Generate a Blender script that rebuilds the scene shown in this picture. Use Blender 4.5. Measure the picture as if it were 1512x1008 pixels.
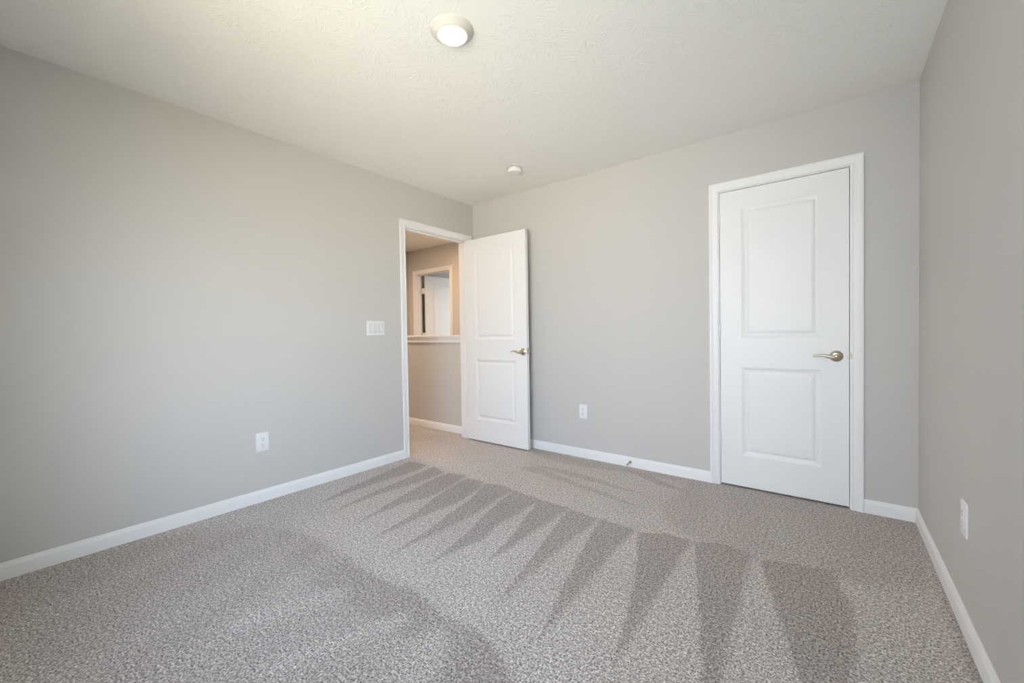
import bpy, bmesh, math, random
import numpy as np
from mathutils import Vector, Matrix, noise
random.seed(7)
for o in list(bpy.data.objects):
    bpy.data.objects.remove(o, do_unlink=True)
C = bpy.context.scene.collection
PI = math.pi

# ------------------------------------------------------------------ camera
F, YAW, PIT, ROL = 604.70, -0.665437, -0.018916, -0.015492
CAM = Vector((2.99124, -3.17329, 1.08828))
fw = Vector((math.sin(YAW)*math.cos(PIT), math.cos(YAW)*math.cos(PIT), math.sin(PIT)))
rt = fw.cross(Vector((0, 0, 1))).normalized()
up = rt.cross(fw)
rt, up = (math.cos(ROL)*rt + math.sin(ROL)*up), (-math.sin(ROL)*rt + math.cos(ROL)*up)
cd = bpy.data.cameras.new('camera')
cd.sensor_width = 36; cd.lens = 36*F/1512; cd.clip_start = .02
cam = bpy.data.objects.new('camera', cd); C.objects.link(cam)
cam.matrix_world = Matrix(((rt.x, up.x, -fw.x, CAM.x), (rt.y, up.y, -fw.y, CAM.y), (rt.z, up.z, -fw.z, CAM.z), (0, 0, 0, 1)))
bpy.context.scene.camera = cam

# ------------------------------------------------------------------ daylight, exposure
vs = bpy.context.scene.view_settings
vs.view_transform = 'Standard'; vs.look = 'None'; vs.gamma = 1; vs.use_curve_mapping = False
vs.exposure = 0.0
LAMP = (1.0, 0.80, 0.56)
ROOM_LAMP_S = 7.0
HALL_LAMP = (1.0, 0.78, 0.58)
HALL_LAMP_S = 760.0
STAIR_LAMP = (1.0, 0.52, 0.20)
STAIR_LAMP_S = 215.0
# the outdoors as soft bright areas round the horizon: (azimuth from -Y towards +X, elevation, colour x strength)
OUTSIDE = [(0, -20, (4.7, 4.65, 4.7)), (0, 20, (6.8, 7.4, 8.4)), (30, -20, (10.6, 9.0, 6.0)), (30, 20, (.4, 1.8, 4.0)),
           (60, 0, (3.2, 2.4, .6)), (60, 20, (8.0, 10.0, 13.4)), (0, -50, (.4, 1.6, 1.6)), (105, 8, (6.9, 6.9, 6.5))]
BASE = (.25, .27, .30)
w = bpy.data.worlds.new('sky'); bpy.context.scene.world = w; w.use_nodes = True
nt = w.node_tree; nt.nodes.clear()
tc = nt.nodes.new('ShaderNodeTexCoord')
bg = nt.nodes.new('ShaderNodeBackground'); wo = nt.nodes.new('ShaderNodeOutputWorld')
acc = None
for az, el, col in OUTSIDE:
    a, e = math.radians(az), math.radians(el)
    d = nt.nodes.new('ShaderNodeVectorMath'); d.operation = 'DOT_PRODUCT'
    d.inputs[1].default_value = (math.sin(a)*math.cos(e), -math.cos(a)*math.cos(e), math.sin(e))
    nt.links.new(tc.outputs['Generated'], d.inputs[0])
    m = nt.nodes.new('ShaderNodeMath'); m.operation = 'MULTIPLY_ADD'; m.inputs[1].default_value = 8; m.inputs[2].default_value = -8
    nt.links.new(d.outputs['Value'], m.inputs[0])
    x = nt.nodes.new('ShaderNodeMath'); x.operation = 'EXPONENT'; nt.links.new(m.outputs[0], x.inputs[0])
    sc = nt.nodes.new('ShaderNodeVectorMath'); sc.operation = 'SCALE'; sc.inputs[0].default_value = col
    nt.links.new(x.outputs[0], sc.inputs['Scale'])
    ad = nt.nodes.new('ShaderNodeVectorMath'); ad.operation = 'ADD'
    if acc: nt.links.new(acc.outputs[0], ad.inputs[0])
    else: ad.inputs[0].default_value = BASE
    nt.links.new(sc.outputs[0], ad.inputs[1]); acc = ad
nt.links.new(acc.outputs[0], bg.inputs[0]); nt.links.new(bg.outputs[0], wo.inputs[0])

def portal(name, cx, cy, cz, sw, sh, rotz):
    """light portal filling a window opening; faces -Y before rotz"""
    l = bpy.data.lights.new(name, 'AREA'); l.shape = 'RECTANGLE'; l.size = sw; l.size_y = sh
    l.cycles.is_portal = True
    o = bpy.data.objects.new(name, l); C.objects.link(o)
    o.location = (cx, cy, cz); o.rotation_euler = (PI/2, 0, rotz)   # area light emits along local -Z
    o['kind'] = 'helper'
    return o

# ------------------------------------------------------------------ sizes of the place
H = 2.44; W = 3.364; T = 0.115
YR = -3.45
#         # room height, width, rear wall, wall thickness
FRX = -2.36
HX = -2.44                                            # far end of the hall
RIGHT_ON = False
REAR_ON = True
WIN = (1.3, 3.1, 0.60, 2.10)                        # window in the rear wall x0,x1,z0,z1
if REAR_ON: portal('daylight_portal', (WIN[0]+WIN[1])/2, YR-T-.02, (WIN[2]+WIN[3])/2, WIN[1]-WIN[0], WIN[3]-WIN[2], PI)
RW = (-2.95, -1.80, 0.70, 2.10)                      # window in the right wall y0,y1,z0,z1
if RIGHT_ON: portal('daylight_portal', W+T+.02, (RW[0]+RW[1])/2, (RW[2]+RW[3])/2, RW[1]-RW[0], RW[3]-RW[2], -PI/2)
FW = (1.9, 3.3, 0.75, 2.15)                           # window of the far room, in its right wall: y0,y1,z0,z1
portal('daylight_portal', -.5+T+.02, (FW[0]+FW[1])/2, (FW[2]+FW[3])/2, FW[1]-FW[0], FW[3]-FW[2], -PI/2)

# ------------------------------------------------------------------ materials
def new_mat(name):
    m = bpy.data.materials.new(name); m.use_nodes = True
    b = m.node_tree.nodes['Principled BSDF']
    return m, m.node_tree, b
def lk(nt, a, b): nt.links.new(a, b)
def node(nt, t, **kw):
    n = nt.nodes.new(t)
    for k, v in kw.items(): setattr(n, k, v)
    return n
def paint(name, col, rough=.6, bump=0.0, bscale=250, spec=.3, metal=0.0, var=0.0):
    m, nt, b = new_mat(name)
    b.inputs['Base Color'].default_value = (*col, 1); b.inputs['Roughness'].default_value = rough
    b.inputs['Specular IOR Level'].default_value = spec; b.inputs['Metallic'].default_value = metal
    g = node(nt, 'ShaderNodeNewGeometry')
    if bump or var:
        n = node(nt, 'ShaderNodeTexNoise'); n.inputs['Scale'].default_value = bscale; n.inputs['Detail'].default_value = 3
        lk(nt, g.outputs['Position'], n.inputs['Vector'])
    if bump:
        bp = node(nt, 'ShaderNodeBump'); bp.inputs['Strength'].default_value = bump; bp.inputs['Distance'].default_value = .002
        lk(nt, n.outputs[0], bp.inputs['Height']); lk(nt, bp.outputs[0], b.inputs['Normal'])
    if var:
        n2 = node(nt, 'ShaderNodeTexNoise'); n2.inputs['Scale'].default_value = 3
        lk(nt, g.outputs['Position'], n2.inputs['Vector'])
        r = node(nt, 'ShaderNodeMapRange'); r.inputs[3].default_value = 1-var; r.inputs[4].default_value = 1+var
        lk(nt, n2.outputs[0], r.inputs[0])
        hs = node(nt, 'ShaderNodeHueSaturation'); hs.inputs['Color'].default_value = (*col, 1)
        lk(nt, r.outputs[0], hs.inputs['Value']); lk(nt, hs.outputs[0], b.inputs['Base Color'])
    return m
WALLM = paint('greige_wall_paint', (.621, .601, .574), .75, .12, 220, .25, var=.01)
TRIM = paint('white_trim_paint', (.88, .88, .875), .42, 0, 90, .4)
DOORM = paint('white_door_paint', (.88, .88, .875), .42, .05, 160, .4)
RING = paint('off_white_lamp_trim', (.66, .64, .61), .5, 0, spec=.3)
STRK = paint('aged_nickel', (.40, .35, .27), .42, 0, metal=1)
PLAST = paint('white_plastic', (.84, .84, .84), .35, 0, spec=.5)
ROCK = paint('white_switch_plastic', (.80, .81, .83), .3, 0, spec=.5)
SLOT = paint('dark_slot', (.05, .05, .05), .6)
GAPM = paint('painted_gap_shade', (.42, .42, .43), .5)  # grey stands in for the shade in the thin gap round each rocker
DARK = paint('dark_gap', (.03, .03, .03), .8)
NICK = paint('satin_nickel', (.58, .52, .43), .28, .03, 900, .5, metal=1)
BRASS = paint('brushed_brass', (.50, .40, .24), .35, 0, metal=1)
RUB = paint('grey_rubber', (.32, .32, .30), .7)

def ceiling_mat():
    m, nt, b = new_mat('stomp_textured_ceiling_paint')
    b.inputs['Base Color'].default_value = (.905, .90, .87, 1); b.inputs['Roughness'].default_value = .85
    b.inputs['Specular IOR Level'].default_value = .2
    g = node(nt, 'ShaderNodeNewGeometry')
    hs = []
    for k, sc in enumerate((3.3, 4.6)):
        mp = node(nt, 'ShaderNodeMapping'); mp.inputs['Location'].default_value = (k*3.7, k*1.9, -H)
        lk(nt, g.outputs['Position'], mp.inputs['Vector'])
        v = node(nt, 'ShaderNodeTexVoronoi'); v.voronoi_dimensions = '2D'; v.inputs['Scale'].default_value = sc
        lk(nt, mp.outputs[0], v.inputs['Vector'])
        sub = node(nt, 'ShaderNodeVectorMath', operation='SUBTRACT')
        lk(nt, mp.outputs[0], sub.inputs[0]); lk(nt, v.outputs['Position'], sub.inputs[1])
        s = node(nt, 'ShaderNodeSeparateXYZ'); lk(nt, sub.outputs[0], s.inputs[0])
        at = node(nt, 'ShaderNodeMath', operation='ARCTAN2'); lk(nt, s.outputs[1], at.inputs[0]); lk(nt, s.outputs[0], at.inputs[1])
        wn = node(nt, 'ShaderNodeTexNoise'); wn.inputs['Scale'].default_value = 14
        lk(nt, mp.outputs[0], wn.inputs['Vector'])
        wa = node(nt, 'ShaderNodeMath', operation='MULTIPLY_ADD'); lk(nt, wn.outputs[0], wa.inputs[0]); wa.inputs[1].default_value = .55
        lk(nt, at.outputs[0], wa.inputs[2])
        cx = node(nt, 'ShaderNodeCombineXYZ'); sc1 = node(nt, 'ShaderNodeMath', operation='MULTIPLY'); sc1.inputs[1].default_value = 10.5
        lk(nt, wa.outputs[0], sc1.inputs[0]); lk(nt, sc1.outputs[0], cx.inputs[0])
        ln = node(nt, 'ShaderNodeVectorMath', operation='LENGTH'); lk(nt, sub.outputs[0], ln.inputs[0])
        l2 = node(nt, 'ShaderNodeMath', operation='MULTIPLY'); l2.inputs[1].default_value = 13; lk(nt, ln.outputs['Value'], l2.inputs[0])
        lk(nt, l2.outputs[0], cx.inputs[1])
        cr = node(nt, 'ShaderNodeSeparateColor'); lk(nt, v.outputs['Color'], cr.inputs[0])
        c50 = node(nt, 'ShaderNodeMath', operation='MULTIPLY'); c50.inputs[1].default_value = 50; lk(nt, cr.outputs[0], c50.inputs[0])
        lk(nt, c50.outputs[0], cx.inputs[2])
        n = node(nt, 'ShaderNodeTexNoise'); n.inputs['Scale'].default_value = 1.0; n.inputs['Detail'].default_value = 1
        lk(nt, cx.outputs[0], n.inputs['Vector'])
        ri = node(nt, 'ShaderNodeMapRange', interpolation_type='SMOOTHSTEP'); ri.inputs[1].default_value = .52; ri.inputs[2].default_value = .68
        lk(nt, n.outputs[0], ri.inputs[0])
        ms = node(nt, 'ShaderNodeMapRange', interpolation_type='SMOOTHSTEP'); ms.inputs[1].default_value = .02; ms.inputs[2].default_value = .06
        lk(nt, ln.outputs['Value'], ms.inputs[0])
        mo = node(nt, 'ShaderNodeMapRange', interpolation_type='SMOOTHSTEP'); mo.inputs[1].default_value = .16; mo.inputs[2].default_value = .09
        lk(nt, ln.outputs['Value'], mo.inputs[0])
        a = node(nt, 'ShaderNodeMath', operation='MULTIPLY'); lk(nt, ri.outputs[0], a.inputs[0]); lk(nt, ms.outputs[0], a.inputs[1])
        a2 = node(nt, 'ShaderNodeMath', operation='MULTIPLY'); lk(nt, a.outputs[0], a2.inputs[0]); lk(nt, mo.outputs[0], a2.inputs[1])
        hs.append(a2)
    ad = node(nt, 'ShaderNodeMath', operation='ADD'); lk(nt, hs[0].outputs[0], ad.inputs[0]); lk(nt, hs[1].outputs[0], ad.inputs[1])
    bp = node(nt, 'ShaderNodeBump'); bp.inputs['Strength'].default_value = .36; bp.inputs['Distance'].default_value = .0022
    lk(nt, ad.outputs[0], bp.inputs['Height']); lk(nt, bp.outputs[0], b.inputs['Normal'])
    return m
CEIL = ceiling_mat()

def carpet_mat():
    m, nt, b = new_mat('cut_pile_carpet')
    b.inputs['Roughness'].default_value = 1; b.inputs['Specular IOR Level'].default_value = .05
    g = node(nt, 'ShaderNodeNewGeometry')
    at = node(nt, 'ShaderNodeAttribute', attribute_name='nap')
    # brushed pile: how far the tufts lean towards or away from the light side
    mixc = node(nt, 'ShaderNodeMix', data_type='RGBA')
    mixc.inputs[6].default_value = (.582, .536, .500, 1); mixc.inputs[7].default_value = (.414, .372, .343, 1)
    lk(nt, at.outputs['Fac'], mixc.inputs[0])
    # yarn speckle
    n1 = node(nt, 'ShaderNodeTexNoise'); n1.inputs['Scale'].default_value = 160; n1.inputs['Detail'].default_value = 2; n1.inputs['Roughness'].default_value = .6
    n2 = node(nt, 'ShaderNodeTexNoise'); n2.inputs['Scale'].default_value = 70; n2.inputs['Detail'].default_value = 2
    n3 = node(nt, 'ShaderNodeTexNoise'); n3.inputs['Scale'].default_value = 95; n3.inputs['Detail'].default_value = 1
    for n in (n1, n2, n3): lk(nt, g.outputs['Position'], n.inputs['Vector'])
    r1 = node(nt, 'ShaderNodeMapRange'); r1.inputs[1].default_value = .34; r1.inputs[2].default_value = .62; r1.inputs[3].default_value = .36; r1.inputs[4].default_value = 1.45
    lk(nt, n1.outputs[0], r1.inputs[0])
    r2 = node(nt, 'ShaderNodeMapRange'); r2.inputs[1].default_value = .3; r2.inputs[2].default_value = .7; r2.inputs[3].default_value = .70; r2.inputs[4].default_value = 1.28
    lk(nt, n2.outputs[0], r2.inputs[0])
    mm = node(nt, 'ShaderNodeMath', operation='MULTIPLY'); lk(nt, r1.outputs[0], mm.inputs[0]); lk(nt, r2.outputs[0], mm.inputs[1])
    vm = node(nt, 'ShaderNodeVectorMath', operation='SCALE'); lk(nt, mixc.outputs[2], vm.inputs[0]); lk(nt, mm.outputs[0], vm.inputs['Scale'])
    # slightly different yarn hues: cool grey and warm brown threads
    r3 = node(nt, 'ShaderNodeMapRange'); r3.inputs[1].default_value = .4; r3.inputs[2].default_value = .6
    lk(nt, n3.outputs[0], r3.inputs[0])
    hue = node(nt, 'ShaderNodeMix', data_type='RGBA'); hue.inputs[6].default_value = (1.03, .995, .97, 1); hue.inputs[7].default_value = (.98, 1.0, 1.03, 1)
    lk(nt, r3.outputs[0], hue.inputs[0])
    mv = node(nt, 'ShaderNodeVectorMath', operation='MULTIPLY'); lk(nt, vm.outputs[0], mv.inputs[0]); lk(nt, hue.outputs[2], mv.inputs[1])
    lk(nt, mv.outputs[0], b.inputs['Base Color'])
    bp = node(nt, 'ShaderNodeBump'); bp.inputs['Strength'].default_value = .7; bp.inputs['Distance'].default_value = .006
    lk(nt, n1.outputs[0], bp.inputs['Height']); lk(nt, bp.outputs[0], b.inputs['Normal'])
    return m
CARPET = carpet_mat()

def lens_mat(name, cx, cy, col, s, rim, rs):
    """frosted diffuser: brightest in the middle, warmer and weaker at its rim"""
    m = bpy.data.materials.new(name); m.use_nodes = True; nt = m.node_tree; nt.nodes.clear()
    g = node(nt, 'ShaderNodeTexCoord'); ln = node(nt, 'ShaderNodeVectorMath', operation='LENGTH')
    ml = node(nt, 'ShaderNodeVectorMath', operation='MULTIPLY'); ml.inputs[1].default_value = (1, 1, 0)
    lk(nt, g.outputs['Object'], ml.inputs[0]); lk(nt, ml.outputs[0], ln.inputs[0])
    r = node(nt, 'ShaderNodeMapRange', interpolation_type='SMOOTHSTEP'); r.inputs[1].default_value = .056; r.inputs[2].default_value = .0645
    lk(nt, ln.outputs['Value'], r.inputs[0])
    mx = node(nt, 'ShaderNodeMix', data_type='RGBA'); mx.inputs[6].default_value = (*[c*s for c in col], 1); mx.inputs[7].default_value = (*[c*rs for c in rim], 1)
    lk(nt, r.outputs[0], mx.inputs[0])
    e = node(nt, 'ShaderNodeEmission'); lk(nt, mx.outputs[2], e.inputs[0])
    o = node(nt, 'ShaderNodeOutputMaterial'); lk(nt, e.outputs[0], o.inputs[0])
    return m
def emit_mat(name, col, s):
    m = bpy.data.materials.new(name); m.use_nodes = True; nt = m.node_tree; nt.nodes.clear()
    e = node(nt, 'ShaderNodeEmission'); e.inputs[0].default_value = (*col, 1); e.inputs[1].default_value = s
    o = node(nt, 'ShaderNodeOutputMaterial'); lk(nt, e.outputs[0], o.inputs[0])
    return m
LENS = lens_mat('lit_lamp_lens', 0, 0, LAMP, ROOM_LAMP_S, (1.0, .70, .42), 1.25)
LENS_HALL = emit_mat('lit_hall_lamp_lens', HALL_LAMP, HALL_LAMP_S)
LENS_STAIR = emit_mat('lit_stair_lamp_lens', STAIR_LAMP, STAIR_LAMP_S)

# ------------------------------------------------------------------ mesh helpers
def obj(name, bm, mat, parent=None, smooth=False, bevel=0.0):
    bmesh.ops.recalc_face_normals(bm, faces=bm.faces)
    me = bpy.data.meshes.new(name); bm.to_mesh(me); bm.free()
    me.materials.append(mat)
    if smooth:
        for p in me.polygons: p.use_smooth = True
        me.set_sharp_from_angle(angle=math.radians(40))
    o = bpy.data.objects.new(name, me); C.objects.link(o)
    if parent: o.parent = parent
    if bevel:
        md = o.modifiers.new('edge', 'BEVEL'); md.width = bevel; md.segments = 2; md.limit_method = 'ANGLE'; md.angle_limit = .7
    return o
def root(name, label, cat, loc=(0, 0, 0), kind=None, group=None, rotz=0):
    o = bpy.data.objects.new(name, None); C.objects.link(o); o.location = loc; o.rotation_euler = (0, 0, rotz)
    o.empty_display_size = .05
    return mark(o, label, cat, kind, group)
def mark(o, label=None, cat=None, kind=None, group=None):
    if label: o['label'] = label
    if cat: o['category'] = cat
    if kind: o['kind'] = kind
    if group: o['group'] = group
    return o
def bx(bm, x0, x1, y0, y1, z0, z1):
    v = [bm.verts.new(p) for p in ((x0, y0, z0), (x1, y0, z0), (x1, y1, z0), (x0, y1, z0), (x0, y0, z1), (x1, y0, z1), (x1, y1, z1), (x0, y1, z1))]
    for f in ((0, 3, 2, 1), (4, 5, 6, 7), (0, 1, 5, 4), (1, 2, 6, 5), (2, 3, 7, 6), (3, 0, 4, 7)): bm.faces.new([v[i] for i in f])
def boxes(*bs):
    bm = bmesh.new()
    for b in bs: bx(bm, *b)
    return bm
def lathe(bm, prof, n=48, M=None, close=True):
    """prof: (radius, height) along local Z; M places it"""
    M = M or Matrix()
    rings = []
    for r, h in prof:
        if r < 1e-6: rings.append([bm.verts.new(M @ Vector((0, 0, h)))])
        else: rings.append([bm.verts.new(M @ Vector((r*math.cos(2*PI*i/n), r*math.sin(2*PI*i/n), h))) for i in range(n)])
    for a, b in zip(rings, rings[1:]):
        for i in range(n):
            j = (i+1) % n
            if len(a) == 1 and len(b) == 1: continue
            if len(a) == 1: bm.faces.new((a[0], b[i], b[j]))
            elif len(b) == 1: bm.faces.new((a[i], a[j], b[0]))
            else: bm.faces.new((a[i], a[j], b[j], b[i]))
    return bm
def sweep(bm, secs):
    """secs: list of equal-length vertex loops; closed sections, capped"""
    rings = [[bm.verts.new(p) for p in s] for s in secs]
    n = len(rings[0])
    for a, b in zip(rings, rings[1:]):
        for i in range(n):
            j = (i+1) % n
            bm.faces.new((a[i], a[j], b[j], b[i]))
    bm.faces.new(rings[0]); bm.faces.new(rings[-1][::-1])
    return bm
def tube(bm, pts, rads, n=16, flat=1.0, upv=Vector((0, 0, 1))):
    secs = []
    for i, p in enumerate(pts):
        a = pts[max(0, i-1)]; b = pts[min(len(pts)-1, i+1)]
        d = (Vector(b)-Vector(a)).normalized()
        s = d.cross(upv).normalized() if abs(d.dot(upv)) < .98 else Vector((1, 0, 0))
        u = s.cross(d)
        r = rads[i]
        ru, rs = (r, r*flat) if not isinstance(r, tuple) else r
        secs.append([Vector(p) + u*ru*math.cos(2*PI*k/n) + s*rs*math.sin(2*PI*k/n) for k in range(n)])
    return sweep(bm, secs)

# ------------------------------------------------------------------ floors
def nap_polygons():
    return {
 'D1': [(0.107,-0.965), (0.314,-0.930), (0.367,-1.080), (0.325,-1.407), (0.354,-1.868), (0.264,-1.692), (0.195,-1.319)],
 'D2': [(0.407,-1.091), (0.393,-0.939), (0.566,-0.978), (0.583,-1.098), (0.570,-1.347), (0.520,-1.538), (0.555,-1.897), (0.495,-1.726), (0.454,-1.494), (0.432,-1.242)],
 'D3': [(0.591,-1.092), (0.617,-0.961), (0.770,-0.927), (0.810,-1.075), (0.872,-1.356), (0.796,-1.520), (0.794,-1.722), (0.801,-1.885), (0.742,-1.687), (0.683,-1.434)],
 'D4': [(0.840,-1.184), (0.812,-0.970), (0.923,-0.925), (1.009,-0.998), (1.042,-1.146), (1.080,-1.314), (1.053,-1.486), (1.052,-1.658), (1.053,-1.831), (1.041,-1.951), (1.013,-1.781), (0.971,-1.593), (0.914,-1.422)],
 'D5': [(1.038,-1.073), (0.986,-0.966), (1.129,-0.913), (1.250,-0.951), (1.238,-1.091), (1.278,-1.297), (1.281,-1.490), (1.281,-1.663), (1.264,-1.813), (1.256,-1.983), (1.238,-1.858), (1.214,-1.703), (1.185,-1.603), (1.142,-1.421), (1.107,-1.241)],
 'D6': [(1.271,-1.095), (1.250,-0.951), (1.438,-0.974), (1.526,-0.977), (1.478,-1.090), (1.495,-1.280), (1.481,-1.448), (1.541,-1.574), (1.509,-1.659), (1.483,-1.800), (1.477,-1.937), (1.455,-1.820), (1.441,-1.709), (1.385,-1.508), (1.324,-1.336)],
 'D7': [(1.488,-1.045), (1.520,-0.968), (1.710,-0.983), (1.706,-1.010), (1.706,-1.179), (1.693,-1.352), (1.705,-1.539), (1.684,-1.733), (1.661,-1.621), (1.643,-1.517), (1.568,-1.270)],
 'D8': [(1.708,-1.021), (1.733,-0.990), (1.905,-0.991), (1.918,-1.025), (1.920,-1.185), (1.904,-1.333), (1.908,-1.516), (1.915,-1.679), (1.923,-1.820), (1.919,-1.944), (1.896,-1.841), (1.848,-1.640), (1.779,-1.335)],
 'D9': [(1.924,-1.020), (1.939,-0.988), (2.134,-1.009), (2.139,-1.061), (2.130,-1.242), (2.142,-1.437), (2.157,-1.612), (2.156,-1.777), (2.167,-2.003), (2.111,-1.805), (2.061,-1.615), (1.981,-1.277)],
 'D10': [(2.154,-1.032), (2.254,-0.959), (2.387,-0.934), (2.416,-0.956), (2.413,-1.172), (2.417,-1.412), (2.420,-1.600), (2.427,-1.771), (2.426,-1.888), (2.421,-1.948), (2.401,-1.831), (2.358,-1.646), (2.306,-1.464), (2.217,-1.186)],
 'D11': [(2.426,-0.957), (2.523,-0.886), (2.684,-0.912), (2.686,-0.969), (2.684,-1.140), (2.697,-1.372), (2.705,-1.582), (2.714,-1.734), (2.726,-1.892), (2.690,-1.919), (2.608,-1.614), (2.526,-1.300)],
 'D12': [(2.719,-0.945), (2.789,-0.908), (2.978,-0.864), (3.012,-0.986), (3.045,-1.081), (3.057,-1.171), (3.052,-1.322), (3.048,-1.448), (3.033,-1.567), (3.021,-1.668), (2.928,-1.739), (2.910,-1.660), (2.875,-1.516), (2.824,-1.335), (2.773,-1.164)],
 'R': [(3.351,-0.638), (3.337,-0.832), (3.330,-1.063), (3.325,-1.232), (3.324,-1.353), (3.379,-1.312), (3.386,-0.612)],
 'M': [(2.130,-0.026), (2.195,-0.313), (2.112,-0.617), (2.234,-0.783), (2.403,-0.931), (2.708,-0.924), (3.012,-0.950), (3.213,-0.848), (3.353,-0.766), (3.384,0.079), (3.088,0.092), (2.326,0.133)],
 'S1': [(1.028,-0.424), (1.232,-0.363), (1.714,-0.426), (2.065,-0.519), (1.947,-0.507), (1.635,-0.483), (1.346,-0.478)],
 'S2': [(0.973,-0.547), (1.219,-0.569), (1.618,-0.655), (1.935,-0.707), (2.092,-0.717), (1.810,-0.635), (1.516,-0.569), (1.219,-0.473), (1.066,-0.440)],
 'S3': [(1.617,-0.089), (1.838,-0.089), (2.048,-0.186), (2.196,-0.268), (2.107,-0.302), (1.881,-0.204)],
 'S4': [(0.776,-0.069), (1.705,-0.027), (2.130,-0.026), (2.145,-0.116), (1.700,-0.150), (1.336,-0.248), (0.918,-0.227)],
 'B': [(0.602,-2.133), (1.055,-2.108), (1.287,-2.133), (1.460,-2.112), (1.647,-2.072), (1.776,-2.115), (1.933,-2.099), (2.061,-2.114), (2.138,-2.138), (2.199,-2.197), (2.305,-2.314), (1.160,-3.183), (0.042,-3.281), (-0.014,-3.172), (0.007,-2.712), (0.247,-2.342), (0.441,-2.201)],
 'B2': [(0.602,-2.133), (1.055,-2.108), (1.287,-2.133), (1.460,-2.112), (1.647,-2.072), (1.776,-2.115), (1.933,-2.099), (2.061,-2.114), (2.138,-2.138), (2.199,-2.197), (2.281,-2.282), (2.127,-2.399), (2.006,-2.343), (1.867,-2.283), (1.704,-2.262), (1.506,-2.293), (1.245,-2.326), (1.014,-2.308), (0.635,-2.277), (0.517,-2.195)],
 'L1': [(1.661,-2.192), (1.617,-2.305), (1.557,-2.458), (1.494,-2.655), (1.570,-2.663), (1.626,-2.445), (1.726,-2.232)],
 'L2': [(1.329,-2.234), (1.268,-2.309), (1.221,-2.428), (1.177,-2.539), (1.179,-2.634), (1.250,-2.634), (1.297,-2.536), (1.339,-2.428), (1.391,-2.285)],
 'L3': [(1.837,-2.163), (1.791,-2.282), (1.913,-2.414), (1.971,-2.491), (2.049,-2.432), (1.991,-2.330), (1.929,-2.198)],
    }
def smooth_noise(X, Y, s, seed):
    """value noise on arrays, -1..1"""
    rng = np.random.default_rng(seed); G = rng.uniform(-1, 1, (256, 256))
    x = X*s+80; y = Y*s+80; xi = np.floor(x).astype(int); yi = np.floor(y).astype(int)
    fx = x-xi; fy = y-yi; fx = fx*fx*(3-2*fx); fy = fy*fy*(3-2*fy)
    g = lambda i, j: G[i % 256, j % 256]
    return (g(xi, yi)*(1-fx)+g(xi+1, yi)*fx)*(1-fy)+(g(xi, yi+1)*(1-fx)+g(xi+1, yi+1)*fx)*fy
def seg_dist(X, Y, poly):
    """signed distance to a polygon, negative inside"""
    d = np.full(X.shape, 1e9); ins = np.zeros(X.shape, bool)
    n = len(poly)
    for i in range(n):
        (ax, ay), (bx_, by_) = poly[i], poly[(i+1) % n]
        ex, ey = bx_-ax, by_-ay
        t = np.clip(((X-ax)*ex+(Y-ay)*ey)/(ex*ex+ey*ey+1e-12), 0, 1)
        d = np.minimum(d, np.hypot(X-ax-t*ex, Y-ay-t*ey))
        c = ((ay > Y) != (by_ > Y)) & (X < (bx_-ax)*(Y-ay)/((by_-ay)+1e-12)+ax)
        ins ^= c
    return np.where(ins, -d, d)
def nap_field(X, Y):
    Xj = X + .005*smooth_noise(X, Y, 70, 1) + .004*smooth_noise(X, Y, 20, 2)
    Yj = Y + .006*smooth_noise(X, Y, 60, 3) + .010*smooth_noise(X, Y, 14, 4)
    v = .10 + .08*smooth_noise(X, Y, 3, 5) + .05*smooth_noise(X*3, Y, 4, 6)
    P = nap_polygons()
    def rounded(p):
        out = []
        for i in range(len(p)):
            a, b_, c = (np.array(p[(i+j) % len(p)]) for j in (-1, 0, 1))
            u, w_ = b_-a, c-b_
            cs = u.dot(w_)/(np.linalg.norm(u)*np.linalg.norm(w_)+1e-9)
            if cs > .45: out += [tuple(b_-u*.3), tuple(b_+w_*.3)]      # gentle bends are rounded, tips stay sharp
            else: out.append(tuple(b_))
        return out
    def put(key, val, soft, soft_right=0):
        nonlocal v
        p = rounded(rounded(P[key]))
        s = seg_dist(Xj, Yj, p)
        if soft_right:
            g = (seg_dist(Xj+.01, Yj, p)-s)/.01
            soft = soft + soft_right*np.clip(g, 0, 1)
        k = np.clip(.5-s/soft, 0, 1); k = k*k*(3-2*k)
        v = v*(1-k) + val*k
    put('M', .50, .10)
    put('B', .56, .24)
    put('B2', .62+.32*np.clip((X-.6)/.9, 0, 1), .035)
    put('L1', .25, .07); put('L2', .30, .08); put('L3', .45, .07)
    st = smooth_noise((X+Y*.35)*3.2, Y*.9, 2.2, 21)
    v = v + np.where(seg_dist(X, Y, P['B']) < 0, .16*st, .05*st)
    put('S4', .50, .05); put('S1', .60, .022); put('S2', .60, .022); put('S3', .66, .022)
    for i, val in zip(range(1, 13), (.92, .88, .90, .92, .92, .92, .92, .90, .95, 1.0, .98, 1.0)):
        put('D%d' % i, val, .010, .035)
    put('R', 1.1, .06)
    # the hall beyond the door
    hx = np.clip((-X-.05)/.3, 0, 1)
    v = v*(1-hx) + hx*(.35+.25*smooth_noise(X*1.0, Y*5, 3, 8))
    # wear-free mottling everywhere
    return np.clip(v + .06*smooth_noise(X, Y, 9, 9), -.1, 1.15)
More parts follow.
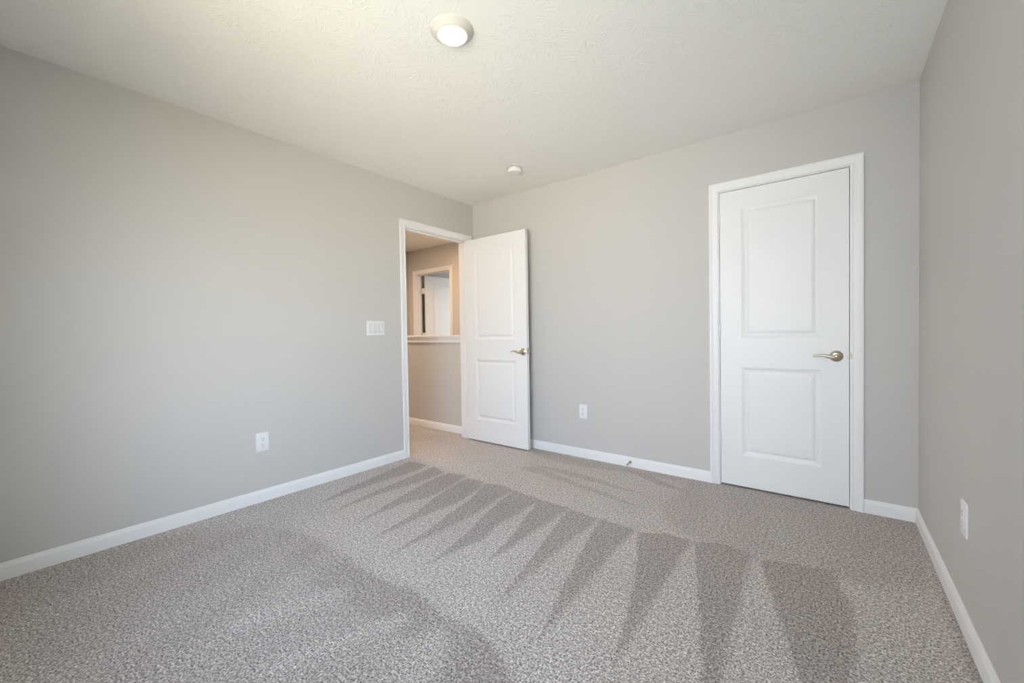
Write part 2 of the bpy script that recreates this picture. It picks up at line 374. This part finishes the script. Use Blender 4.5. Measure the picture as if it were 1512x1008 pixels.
def carpet(name, x0, x1, y0, y1, step, z=0.0):
    nx = int((x1-x0)/step)+1; ny = int((y1-y0)/step)+1
    xs = np.linspace(x0, x1, nx); ys = np.linspace(y0, y1, ny)
    X, Y = np.meshgrid(xs, ys); co = np.stack([X.ravel(), Y.ravel(), np.full(X.size, z)], 1)
    i = np.arange((nx-1)*(ny-1)); r, c = i//(nx-1), i % (nx-1); a = r*nx+c
    F_ = np.stack([a, a+1, a+nx+1, a+nx], 1)
    me = bpy.data.meshes.new(name); me.from_pydata(co.tolist(), [], F_.tolist()); me.update()
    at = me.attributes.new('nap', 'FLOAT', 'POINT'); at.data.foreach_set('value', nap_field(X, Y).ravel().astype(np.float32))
    me.materials.append(CARPET)
    o = bpy.data.objects.new(name, me); C.objects.link(o)
    return mark(o, 'grey-brown cut-pile carpet with wedge-shaped vacuum marks', 'carpet', 'structure')
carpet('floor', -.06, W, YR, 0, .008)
o = carpet('floor_hall', HX, -.06, -2.2, T, .04); o['label'] = 'grey-brown carpet of the hall beyond the open door'
# landing in front of the far door and the far room
o = carpet('floor_landing', HX, -1.32, T, 1.05+T, .06); o['label'] = 'carpet of the landing beyond the half wall'
o = carpet('floor_far_room', FRX, -.5, 1.05+T, 4.2, .06); o['label'] = 'carpet of the room behind the far doorway'
mark(obj('floor_stairwell', boxes((-1.32, 0, T, 1.05, -1.4, -1.35)), CARPET), 'bottom of the stairwell', 'floor', 'structure')

# ------------------------------------------------------------------ walls and ceilings
def S(name, bm, m, label, cat='wall'): return mark(obj(name, bm, m), label, cat, 'structure')
EO = (-.874, -.100, 2.049)      # entry opening in the left wall (y0,y1,top)
CO = (2.362, 3.0695, 2.049)     # closet opening in the back wall
FO = (-2.257, -1.483, 2.049)    # far doorway opening (x0,x1,top)
J = .018                        # jamb board thickness
S('wall_left', boxes((-T, 0, YR-T, EO[0]-J, 0, H), (-T, 0, EO[0]-J, EO[1]+J, EO[2]+J, H), (-T, 0, EO[1]+J, 0, 0, H)), WALLM, 'light grey wall with the open doorway in it')
S('wall_back', boxes((-T, CO[0]-J, 0, T, -1.4, H), (CO[0]-J, CO[1]+J, 0, T, CO[2]+J, H), (CO[1]+J, W+T, 0, T, 0, H)), WALLM, 'light grey wall with the closed closet door in it')
S('wall_right', boxes((W, W+T, YR-T, RW[0], 0, H), (W, W+T, RW[1], 0, 0, H), (W, W+T, RW[0], RW[1], 0, RW[2]), (W, W+T, RW[0], RW[1], RW[3], H)) if RIGHT_ON else boxes((W, W+T, YR-T, 0, 0, H)), WALLM, 'light grey wall at the right with a low outlet')
S('wall_rear', boxes((0, WIN[0], YR-T, YR, 0, H), (WIN[1], W, YR-T, YR, 0, H), (WIN[0], WIN[1], YR-T, YR, 0, WIN[2]), (WIN[0], WIN[1], YR-T, YR, WIN[3], H)) if REAR_ON else boxes((0, W, YR-T, YR, 0, H)), WALLM, 'wall behind the viewer with the window in it')
S('ceiling', boxes((-T/2, W+T, YR-T, T, H, H+.1)), CEIL, 'off-white textured ceiling of the bedroom', 'ceiling')
S('ceiling_hall', boxes((HX-T, -T/2, -2.2-T, T, H, H+.1), (HX-T, .1, T, 1.05+T, H, H+.1)), CEIL, 'textured ceiling of the hall beyond the open door', 'ceiling')
S('wall_hall_half', boxes((-1.40, -T, 0, T, -1.4, 1.045)), WALLM, 'grey half wall beside the stairwell beyond the open door')
S('wall_hall_far', boxes((HX-T, FO[0]-J, 1.05, 1.05+T, -1.4, H), (FO[0]-J, FO[1]+J, 1.05, 1.05+T, FO[2]+J, H), (FO[1]+J, .1, 1.05, 1.05+T, -1.4, H), (FO[0]-J, FO[1]+J, 1.05, 1.05+T, -.2, 0)), WALLM, 'hall wall beyond the stairwell with a doorway in it')
S('wall_hall_end', boxes((HX-T, HX, -2.2-T, 1.05, 0, H)), WALLM, 'end wall of the hall at the left edge of the doorway view')
S('wall_hall_front', boxes((HX, -T, -2.2-T, -2.2, 0, H)), WALLM, 'hall wall opposite the half wall')
S('wall_stairwell', boxes((0, .1, T, 1.05, -1.4, H), (-1.42, -1.32, T, 1.05, -1.4, -.01)), WALLM, 'end walls of the stairwell')
S('wall_closet', boxes((2.0, W+T, .75, .8, 0, H), (1.95, 2.0, T, .8, 0, H), (W, W+T, T, .75, 0, H)), WALLM, 'walls inside the closet')
S('ceiling_closet', boxes((1.95, W+T, T, .8, H, H+.1)), CEIL, 'ceiling inside the closet', 'ceiling')
S('floor_closet', boxes((1.95, W+T, 0, .8, -.05, 0)), CARPET, 'carpet inside the closet', 'carpet')
S('wall_far_room', boxes((FRX-T, FRX, 1.05+T, 4.2+T, 0, H), (FRX, -.5+T, 4.2, 4.2+T, 0, H),
    (-.5, -.5+T, 1.05+T, FW[0], 0, H), (-.5, -.5+T, FW[1], 4.2, 0, H), (-.5, -.5+T, FW[0], FW[1], 0, FW[2]), (-.5, -.5+T, FW[0], FW[1], FW[3], H)), WALLM, 'walls of the room behind the far doorway')
S('ceiling_far_room', boxes((FRX-T, -.5+T, 1.05+T, 4.2+T, H, H+.1)), CEIL, 'ceiling of the room behind the far doorway', 'ceiling')

# windows (behind the viewer, and in the far room)
def window(name, label, along, a0, a1, z0, z1, face, back):
    r = root(name, label, 'window', kind='structure')
    def b(u0, u1, v0, v1, w0, w1):
        return (u0, u1, v0, v1, w0, w1) if along == 'x' else (v0, v1, u0, u1, w0, w1)
    lo, hi = min(face, back), max(face, back)
    m = (lo+hi)/2
    obj('window_frame', boxes(b(a0, a0+.045, m-.03, m+.03, z0, z1), b(a1-.045, a1, m-.03, m+.03, z0, z1), b(a0+.045, a1-.045, m-.03, m+.03, z0, z0+.045), b(a0+.045, a1-.045, m-.03, m+.03, z1-.045, z1), b(a0+.045, a1-.045, m-.02, m+.02, (z0+z1)/2-.02, (z0+z1)/2+.02)), TRIM, r)
    s = .03 if face > back else -.03
    f0, f1 = sorted((face, face+s))
    obj('window_sill', boxes(b(a0-.05, a1+.05, min(f0, m), max(f1, m), z0-.02, z0)), TRIM, r)
if REAR_ON: window('window_1', 'white framed window in the wall behind the viewer', 'x', WIN[0], WIN[1], WIN[2], WIN[3], YR, YR-T)
if RIGHT_ON: window('window_3', 'white framed window in the right wall beside the viewer', 'y', RW[0], RW[1], RW[2], RW[3], W, W+T)
window('window_2', 'white framed window of the far room', 'y', FW[0], FW[1], FW[2], FW[3], -.5, -.5+T)

# ------------------------------------------------------------------ baseboards
BH = .0785
BP = [(0, 0), (.0125, 0), (.0125, .055), (.0115, .060), (.0085, .066), (.0068, .071), (.0060, .0765), (.0045, BH), (0, BH)]
def baseboard(name, label, p0, p1, out, m0=0, m1=0):
    """p0,p1 in plan, out = unit vector away from the wall; m0/m1 = mitre direction along the run per unit of thickness"""
    d = (Vector(p1)-Vector(p0)).normalized(); o_ = Vector(out)
    secs = []
    for p, mi in ((p0, m0), (p1, m1)):
        secs.append([Vector((p[0]+o_.x*t+d.x*t*mi, p[1]+o_.y*t+d.y*t*mi, z)) for t, z in BP])
    o = obj(name, sweep(bmesh.new(), secs), TRIM, smooth=True)
    return mark(o, label, 'baseboard', 'structure')
CW, RV = .057, .006
e0, e1 = EO[0]-RV-CW, EO[1]+RV+CW
c0, c1 = CO[0]-RV-CW, CO[1]+RV+CW
baseboard('baseboard_left', 'white baseboard along the left wall', (0, YR), (0, e0), (1, 0), 1, 0)
baseboard('baseboard_back', 'white baseboard along the back wall between the open door and the closet', (0, 0), (c0, 0), (0, -1), 1, 0)
baseboard('baseboard_back_right', 'short white baseboard between the closet door and the right corner', (c1, 0), (W, 0), (0, -1), 0, -1)
baseboard('baseboard_right', 'white baseboard along the right wall', (W, 0), (W, YR), (-1, 0), 1, -1)
baseboard('baseboard_rear', 'white baseboard of the wall behind the viewer', (W, YR), (0, YR), (0, 1), 1, -1)
baseboard('baseboard_hall', 'white baseboard along the half wall in the hall', (-1.40, 0), (-T, 0), (0, -1), 0, -1)
baseboard('baseboard_hall_side', 'white baseboard beside the doorway on its hall side', (-T, e0), (-T, -2.2), (-1, 0), 0, 0)

# ------------------------------------------------------------------ door casings and jambs
CP = [(0, 0), (0, .0085), (.0025, .0105), (.008, .0105), (.010, .0085), (.013, .0085), (.020, .0105), (.031, .012), (.040, .0135), (.043, .0165), (.047, .0175), (.054, .0175), (.057, .0155), (.057, 0)]
def casing_bm(a0, a1, top, plane, axis, sgn):
    """U-shaped mitred casing round an opening running along `axis` ('x' or 'y'); sgn = side it stands proud on"""
    path = [((a0-RV), 0, -1, 0), ((a0-RV), top+RV, -1, 1), ((a1+RV), top+RV, 1, 1), ((a1+RV), 0, 1, 0)]
    secs = []
    for a, z, da, dz in path:
        s = []
        for u, t in CP:
            aa = a+da*u; zz = z+dz*u; pp = plane+sgn*t
            s.append(Vector((aa, pp, zz)) if axis == 'x' else Vector((pp, aa, zz)))
        secs.append(s)
    return sweep(bmesh.new(), secs)
def jamb_bm(a0, a1, top, f, b, axis, stop, side):
    """jamb boards filling the wall thickness f..b, with the stop strip at `stop`..side"""
    lo, hi = min(f, b), max(f, b); s0, s1 = min(stop, side), max(stop, side)
    L = [(a0-J, a0, lo, hi, 0, top), (a1, a1+J, lo, hi, 0, top), (a0-J, a1+J, lo, hi, top, top+J)]
    St = [(a0, a0+.011, s0, s1, 0, top-.011), (a1-.011, a1, s0, s1, 0, top-.011), (a0, a1, s0, s1, top-.011, top)]
    if axis == 'y': L = [(c, d, a, b_, e, f_) for a, b_, c, d, e, f_ in L]; St = [(c, d, a, b_, e, f_) for a, b_, c, d, e, f_ in St]
    return boxes(*L), boxes(*St)
def surround(name, label, a0, a1, top, f, b, axis, s_front, stop, side, both=True):
    r = root(name, label, 'door frame', kind='structure')
    obj('casing', casing_bm(a0, a1, top, f, axis, s_front), TRIM, r, smooth=True)
    if both: obj('casing', casing_bm(a0, a1, top, b, axis, -s_front), TRIM, r, smooth=True)
    j, s = jamb_bm(a0, a1, top, f, b, axis, stop, side)
    obj('jamb', j, TRIM, r); obj('stop_strip', s, TRIM, r, bevel=.002)
    return r
tr1 = surround('trim_1', 'white door frame around the closed closet door', CO[0], CO[1], CO[2], 0, T, 'x', -1, .039, .074)
tr2 = surround('trim_2', 'white door frame around the open doorway to the hall', EO[0], EO[1], EO[2], 0, -T, 'y', 1, -.039, -.074)
tr3 = surround('trim_3', 'white door frame of the far doorway past the stairwell', FO[0], FO[1], FO[2], 1.05, 1.05+T, 'x', -1, 1.05+.076, 1.05+.040)

# strike plates on the latch jambs
def strike(parent, x, y, z, axis):
    bm = bmesh.new()
    # flat plate let into the jamb and a rounded lip curling over its front edge
    def P(a, b_, c): return Vector((x+a, y+b_, z+c)) if axis == 'x' else Vector((x-b_, y+a, z+c))
    n = 12
    lip = [(.0, .001)] 
    outer = [(-.002, .028), (-.002, -.028)]
    # half-round lip, proud of the casing edge
    pts = [(-.0015, -.003, .0225*math.cos(t*PI/n)) for t in range(n+1)]
    ring_f = [P(.011*math.sin(t*PI/n)-.0005, -.0055, .0225*math.cos(t*PI/n)) for t in range(n+1)]
    ring_b = [P(.011*math.sin(t*PI/n)-.0005, -.0035, .0225*math.cos(t*PI/n)) for t in range(n+1)]
    sweep(bm, [ring_f, ring_b])
    b0 = [P(-.0015, -.004, -.0225), P(.0005, -.004, -.0225), P(.0005, .030, -.0225), P(-.0015, .030, -.0225)]
    b1 = [p+Vector((0, 0, .045)) for p in b0]
    sweep(bm, [b0, b1])
    return obj('strike_plate', bm, STRK, parent)
sp = strike(tr1, CO[1], -.006, .926, 'x')
# entry: latch jamb is the one nearer the viewer (y0)
bm = bmesh.new()
n = 12
rf = [Vector((.0055, EO[0]-.0005-.011*math.sin(t*PI/n)+.001, .93+.0225*math.cos(t*PI/n))) for t in range(n+1)]
rb = [p-Vector((.002, 0, 0)) for p in rf]
bx(bm, -.034, .004, EO[0]-.0005, EO[0]+.0012, .93-.0285, .93+.0285)
bx(bm, -.034-.02, -.034, EO[0]-.0005, EO[0]+.0025, .93-.012, .93+.012)
obj('strike_plate', bm, STRK, tr2)

# ------------------------------------------------------------------ doors
def door_slab(w, h, t=.035):
    """local: hinge edge at x=0, latch edge at x=w, faces at y=0 and y=t (front face towards -y), bottom z=0"""
    bm = bmesh.new()
    st = .134; R = [(.215, .820), (1.022, 1.912)]     # panel rectangles z ranges
    prof = [(0, 0), (.0015, .0030), (.0065, .0038), (.008, .0055), (.016, .0098), (.024, .0118), (.030, .0118), (.038, .0065), (.046, .0042), (.050, .0036)]
    for face in (0, 1):
        Y = (lambda d: d) if face == 0 else (lambda d: t-d)
        xs = [0, st, w-st, w]; zs = [0, R[0][0], R[0][1], R[1][0], R[1][1], h]
        V = [[bm.verts.new((x, Y(0), z)) for z in zs] for x in xs]
        for i in range(3):
            for j in range(5):
                if i == 1 and j in (1, 3): continue
                bm.faces.new((V[i][j], V[i+1][j], V[i+1][j+1], V[i][j+1]))
        for (z0, z1) in R:
            rings = []
            for u, d in prof:
                rings.append([bm.verts.new(p) for p in ((st+u, Y(d), z0+u), (w-st-u, Y(d), z0+u), (w-st-u, Y(d), z1-u), (st+u, Y(d), z1-u))])
            for a, b in zip(rings, rings[1:]):
                for i in range(4):
                    j = (i+1) % 4; bm.faces.new((a[i], a[j], b[j], b[i]))
            bm.faces.new(rings[-1])
    bmesh.ops.remove_doubles(bm, verts=bm.verts, dist=1e-5)
    # edges of the slab
    for a, b in (((0, 0), (0, h)), ((w, 0), (w, h))):
        x = a[0]
        zs = [0, R[0][0], R[0][1], R[1][0], R[1][1], h]
    def q(ps): bm.faces.new([bm.verts.new(p) for p in ps])
    q(((0, 0, 0), (0, t, 0), (0, t, h), (0, 0, h))); q(((w, 0, 0), (w, 0, h), (w, t, h), (w, t, 0)))
    q(((0, 0, 0), (w, 0, 0), (w, t, 0), (0, t, 0))); q(((0, 0, h), (0, t, h), (w, t, h), (w, 0, h)))
    return bm
def lever(parent, x, y, z, side, dirx):
    """round rose with a waved lever; side = -1 stands proud towards -y"""
    M = Matrix.Translation((x, y, z)) @ Matrix.Rotation(PI/2 if side < 0 else -PI/2, 4, 'X')
    ro = obj('lever_handle', lathe(bmesh.new(), [(0, 0), (.0325, 0), (.0335, .002), (.0330, .0045), (.030, .0065), (.0235, .0078), (.0215, .0098), (.019, .0108), (0, .0108)], 48, M), NICK, parent, smooth=True)
    bm = bmesh.new()
    lathe(bm, [(0, .0108), (.0125, .0108), (.0115, .020), (.0120, .034), (.0150, .042), (.0155, .050), (.0125, .057), (.007, .0605), (0, .0615)], 32, M)
    pts = []; rads = []
    for i in range(19):
        s = i/18
        xx = x+dirx*(.006+.104*s)
        q_ = min(1, s/.72); zz = z - .005 + .0125*q_*q_*(3-2*q_)
        if s > .74: q_ = (s-.74)/.26; zz -= .0085*q_*q_*(3-2*q_)
        yy = y+side*(.050 - .004*math.sin(s*PI))
        pts.append((xx, yy, zz))
        r = .0115*(1-s)**1.4+.0056
        if s > .7: r *= 1.0 + .10*math.sin((s-.7)/.3*PI)
        rads.append((r*.80, r))
    pts.append((pts[-1][0]+dirx*.003, pts[-1][1], pts[-1][2]-.0012)); rads.append((.0018, .0026))
    tube(bm, pts, rads, 20)
    mark(obj('lever', bm, NICK, ro, smooth=True), None)
    return ro
def hinge(parent, x, y, z, side, mat, leaf=1):
    """knuckle barrel with finials, vertical, and the edge of its leaf"""
    bm = bmesh.new()
    M = Matrix.Translation((x, y, z))
    prof = [(0, -.049), (.003, -.0485), (.0045, -.046), (.0062, -.0445)]
    for k in range(5):
        z0 = -.0445+k*.0178; prof += [(.0062, z0+.0006), (.0062, z0+.0170), (.0054, z0+.0174), (.0054, z0+.0178)]
    prof += [(.0062, .0447), (.0045, .046), (.003, .0485), (0, .049)]
    lathe(bm, prof, 20, M)
    return obj('hinge', bm, mat, parent, smooth=True)
# closet door, closed; its front face just behind the casing plane
DH = 2.031
d1 = root('door_1', 'closed white two-panel closet door in the back wall', 'door', (CO[0]+.003, .002, .014), 'structure')
obj('slab', door_slab(CO[1]-CO[0]-.0065, DH), DOORM, d1, bevel=.0012)
lever(d1, 3.0057-(CO[0]+.003), 0, .9215-.014, -1, -1)
mark(hinge(d1, -.0015, -.0065, 1.835, -1, DOORM), 'white painted hinge')
mark(hinge(d1, -.0015, -.0065, 1.068, -1, DOORM), 'white painted hinge')
mark(hinge(d1, -.0015, -.0065, .322, -1, DOORM), 'white painted hinge')
# open entry door; hinged at the corner-side jamb, swung 90 degrees into the room
EW = .772
d2 = root('door_2', 'open white two-panel door swung into the room from the hall doorway', 'door', (.006, -.135, .014), 'structure')
obj('slab', door_slab(EW, DH), DOORM, d2, bevel=.0012)
lever(d2, .716-.006+.02, 0, .9215-.014, -1, -1)
lever(d2, .716-.006+.02, .035, .9215-.014, 1, -1)
lp = obj('latch_plate', boxes((EW-.0005, EW+.0012, .005, .030, .885, .942)), NICK, d2)
bm = bmesh.new(); sweep(bm, [[Vector((EW+.001, .0095, z)), Vector((EW+.001, .0255, z)), Vector((EW+.0115, .0255, z)), Vector((EW+.0095, .018, z))] for z in (.903, .923)])
obj('latch_bolt', bm, NICK, lp)
for z in (1.835, 1.068, .322):
    mark(hinge(d2, -.006, .041, z, 1, NICK), None)
# far door, swung away into the far room
d3 = root('door_3', 'open white door of the far room seen through the hall doorway', 'door', (FO[0]+.070, 1.05+T+.026, .014), 'structure', rotz=PI/2-.055)
obj('slab', door_slab(.770, DH), DOORM, d3, bevel=.0012)
for z in (1.785, 1.068, .322):
    bm = boxes((-.030, .002, .004, .072, z-.045, z+.045)); 
    o = obj('hinge', bm, PLAST, d3); mark(o, 'white hinge')
lever(d3, .770-.06, 0, .9215-.014, -1, -1)

# ------------------------------------------------------------------ half wall cap
r = root('trim_4', 'white wooden cap on top of the half wall in the hall', 'wall cap', kind='structure')
cp = [(0, 1.083), (-.031, 1.083), (-.034, 1.080), (-.034, 1.066), (-.031, 1.062), (-.024, 1.062), (-.024, 1.052), (-.019, 1.040), (-.016, 1.022), (-.016, 1.004), (-.013, .999), (0, .999)]
bm = sweep(bmesh.new(), [[Vector((x, y, z)) for y, z in cp] for x in (-1.43, -T-.0005)])
bx(bm, -1.43, -T-.0005, 0, T+.03, 1.062, 1.083)
obj('cap_board', bm, TRIM, r)

# ------------------------------------------------------------------ ceiling light and smoke detector
def ceiling_light(label, x, y, lens, group=None):
    r = root('ceiling_light', label, 'ceiling light', (x, y, H), group=group)
    D = Matrix.Scale(-1, 4, (0, 0, 1))
    obj('trim_ring', lathe(bmesh.new(), [(.096, 0), (.0965, .003), (.094, .006), (.087, .010), (.079, .016), (.0725, .0225), (.070, .0245), (.0675, .0245), (.0655, .022), (.0650, .014), (0, .014)], 72, D), RING, r, smooth=True)
    obj('lens', lathe(bmesh.new(), [(.0652, .0225), (.058, .0240), (.045, .0252), (.022, .0262), (0, .0265)], 72, D), lens, r, smooth=True)
    return r
ceiling_light('lit round white flush light on the bedroom ceiling', 1.6575, -1.872, LENS)
ceiling_light('lit round ceiling light in the hall, above the floor past the doorway', -1.75, -.60, LENS_HALL, 'hall ceiling lights out of view')
ceiling_light('lit round ceiling light above the stairwell past the doorway', -.75, .58, LENS_STAIR, 'hall ceiling lights out of view')
sd = root('smoke_detector', 'round white smoke detector on the ceiling near the doorway corner', 'smoke detector', (.945, -.500, H))
D = Matrix.Scale(-1, 4, (0, 0, 1))
obj('mounting_base', lathe(bmesh.new(), [(0, 0), (.066, 0), (.066, .004), (.064, .006), (.054, .006), (0, .006)], 56, D), RING, sd, smooth=True)
obj('cover', lathe(bmesh.new(), [(.0515, .006), (.0515, .010), (.0565, .0115), (.0575, .014), (.0570, .034), (.0545, .0395), (.0500, .0420), (.0440, .0425), (.0435, .0412), (.0405, .0412), (.0400, .0428), (.020, .0436), (.0195, .0424), (.0175, .0424), (.017, .0438), (0, .0440)], 56, D), PLAST, sd, smooth=True)
obj('test_button', lathe(bmesh.new(), [(0, .0432), (.008, .0432), (.008, .0455), (.006, .0462), (0, .0462)], 24, Matrix.Translation((.022, -.02, 0)) @ D), PLAST, sd, smooth=True)

# ------------------------------------------------------------------ outlets and switch (built facing -y, then turned)
def plate_bm(w, h, t=.0055, r=.004):
    """wall plate with rounded corners and a softly domed edge; back at y=0, front at y=-t"""
    bm = bmesh.new(); secs = []
    for ins, y in ((0, 0), (0, -t*.45), (.0012, -t*.8), (.0035, -t)):
        s = []
        for cx_, cz_, a0 in ((1, 1, 0), (-1, 1, 90), (-1, -1, 180), (1, -1, 270)):
            for k in range(5):
                a = math.radians(a0+k*22.5); rr = max(r-ins*.5, .001)
                s.append(Vector((cx_*(w/2-ins-rr)+rr*math.cos(a), y, cz_*(h/2-ins-rr)+rr*math.sin(a))))
        secs.append(s)
    return sweep(bm, secs)
def outlet(label, loc, rotz):
    r = root('wall_outlet', label, 'outlet', loc, rotz=rotz)
    obj('cover_plate', plate_bm(.078, .123), PLAST, r, smooth=True)
    for zc in (.0195, -.0195):
        s = []
        bm = bmesh.new(); secs = []
        for y in (-.004, -.0072, -.0078):
            k_ = 1 if y > -.0075 else .96; s = []
            for k in range(32):
                a = 2*PI*k/32; px = .0172*math.cos(a)*k_; pz = .0172*math.sin(a)*k_
                pz = max(-.0142*k_, min(.0142*k_, pz)); s.append(Vector((px, y, zc+pz)))
            secs.append(s)
        f = obj('receptacle', sweep(bm, secs), PLAST, r)
        bm = boxes((-.0072, -.0052, -.0081, -.0076, zc+.001, zc+.0095), (.0050, .0070, -.0081, -.0076, zc+.0018, zc+.0085))
        lathe(bm, [(0, 0), (.0026, 0), (.0026, .0005), (0, .0005)], 16, Matrix.Translation((0, -.0076, zc-.0068)) @ Matrix.Rotation(PI/2, 4, 'X'))
        obj('slots', bm, SLOT, f)
    obj('screw', lathe(bmesh.new(), [(0, 0), (.0032, 0), (.0028, .0012), (0, .0014)], 16, Matrix.Translation((0, -.0055, 0)) @ Matrix.Rotation(PI/2, 4, 'X')), PLAST, r, smooth=True)
    return r
outlet('white double outlet low on the left wall, below and left of the light switch', (0, -2.070, .3945), PI/2)
outlet('white double outlet low on the back wall between the open door and the closet', (1.279, 0, .4005), 0)
outlet('white double outlet low on the right wall, seen edge-on', (W, -1.026, .3985), -PI/2)
sw = root('light_switch', 'wide white light switch plate on the left wall beside the doorway', 'light switch', (0, -1.192, 1.1515), rotz=PI/2)
obj('switch_plate', plate_bm(.168, .121), PLAST, sw, smooth=True)
for k in (-1, 0, 1):
    cx_ = k*.0465
    mark(obj('rocker_gap_shade', boxes((cx_-.0166, cx_+.0166, -.0058, -.004, -.0332, .0332)), GAPM, sw), 'grey backing painted as the shaded gap round a rocker')
    bm = bmesh.new()
    tilt = 1 if k < 1 else -1
    yt, yb = -.0062, -.0105
    pr_ = [Vector((0, -.005, -.0310)), Vector((0, yb, -.0310)), Vector((0, -.0072, 0)), Vector((0, yt, .0310)), Vector((0, -.005, .0310))]
    sweep(bm, [[p+Vector((cx_-.0150, 0, 0)) for p in pr_], [p+Vector((cx_+.0150, 0, 0)) for p in pr_]])
    obj('rocker', bm, ROCK, sw)

# ------------------------------------------------------------------ door stop on the back baseboard
ds = root('door_stop', 'small brass door stop on the baseboard between the open door and the closet', 'door stop', (1.704, -.0125, .042))
MX = Matrix.Rotation(PI/2, 4, 'X')
obj('base', lathe(bmesh.new(), [(0, 0), (.011, 0), (.0115, .002), (.009, .005), (.005, .007), (0, .007)], 28, MX), BRASS, ds, smooth=True)
bm = bmesh.new(); pts = []
for i in range(141):
    s = i/140; a = s*2*PI*14; rr = .0042-.0008*s
    pts.append((rr*math.cos(a), -.006-.056*s, rr*math.sin(a)-.006*s*s))
tube(bm, pts, [.0011]*len(pts), 6)
obj('spring', bm, BRASS, ds, smooth=True)
obj('rubber_tip', lathe(bmesh.new(), [(0, .060), (.0058, .060), (.0062, .063), (.0060, .072), (.0045, .0745), (0, .075)], 24, Matrix.Translation((0, 0, -.006)) @ MX), RUB, ds, smooth=True)
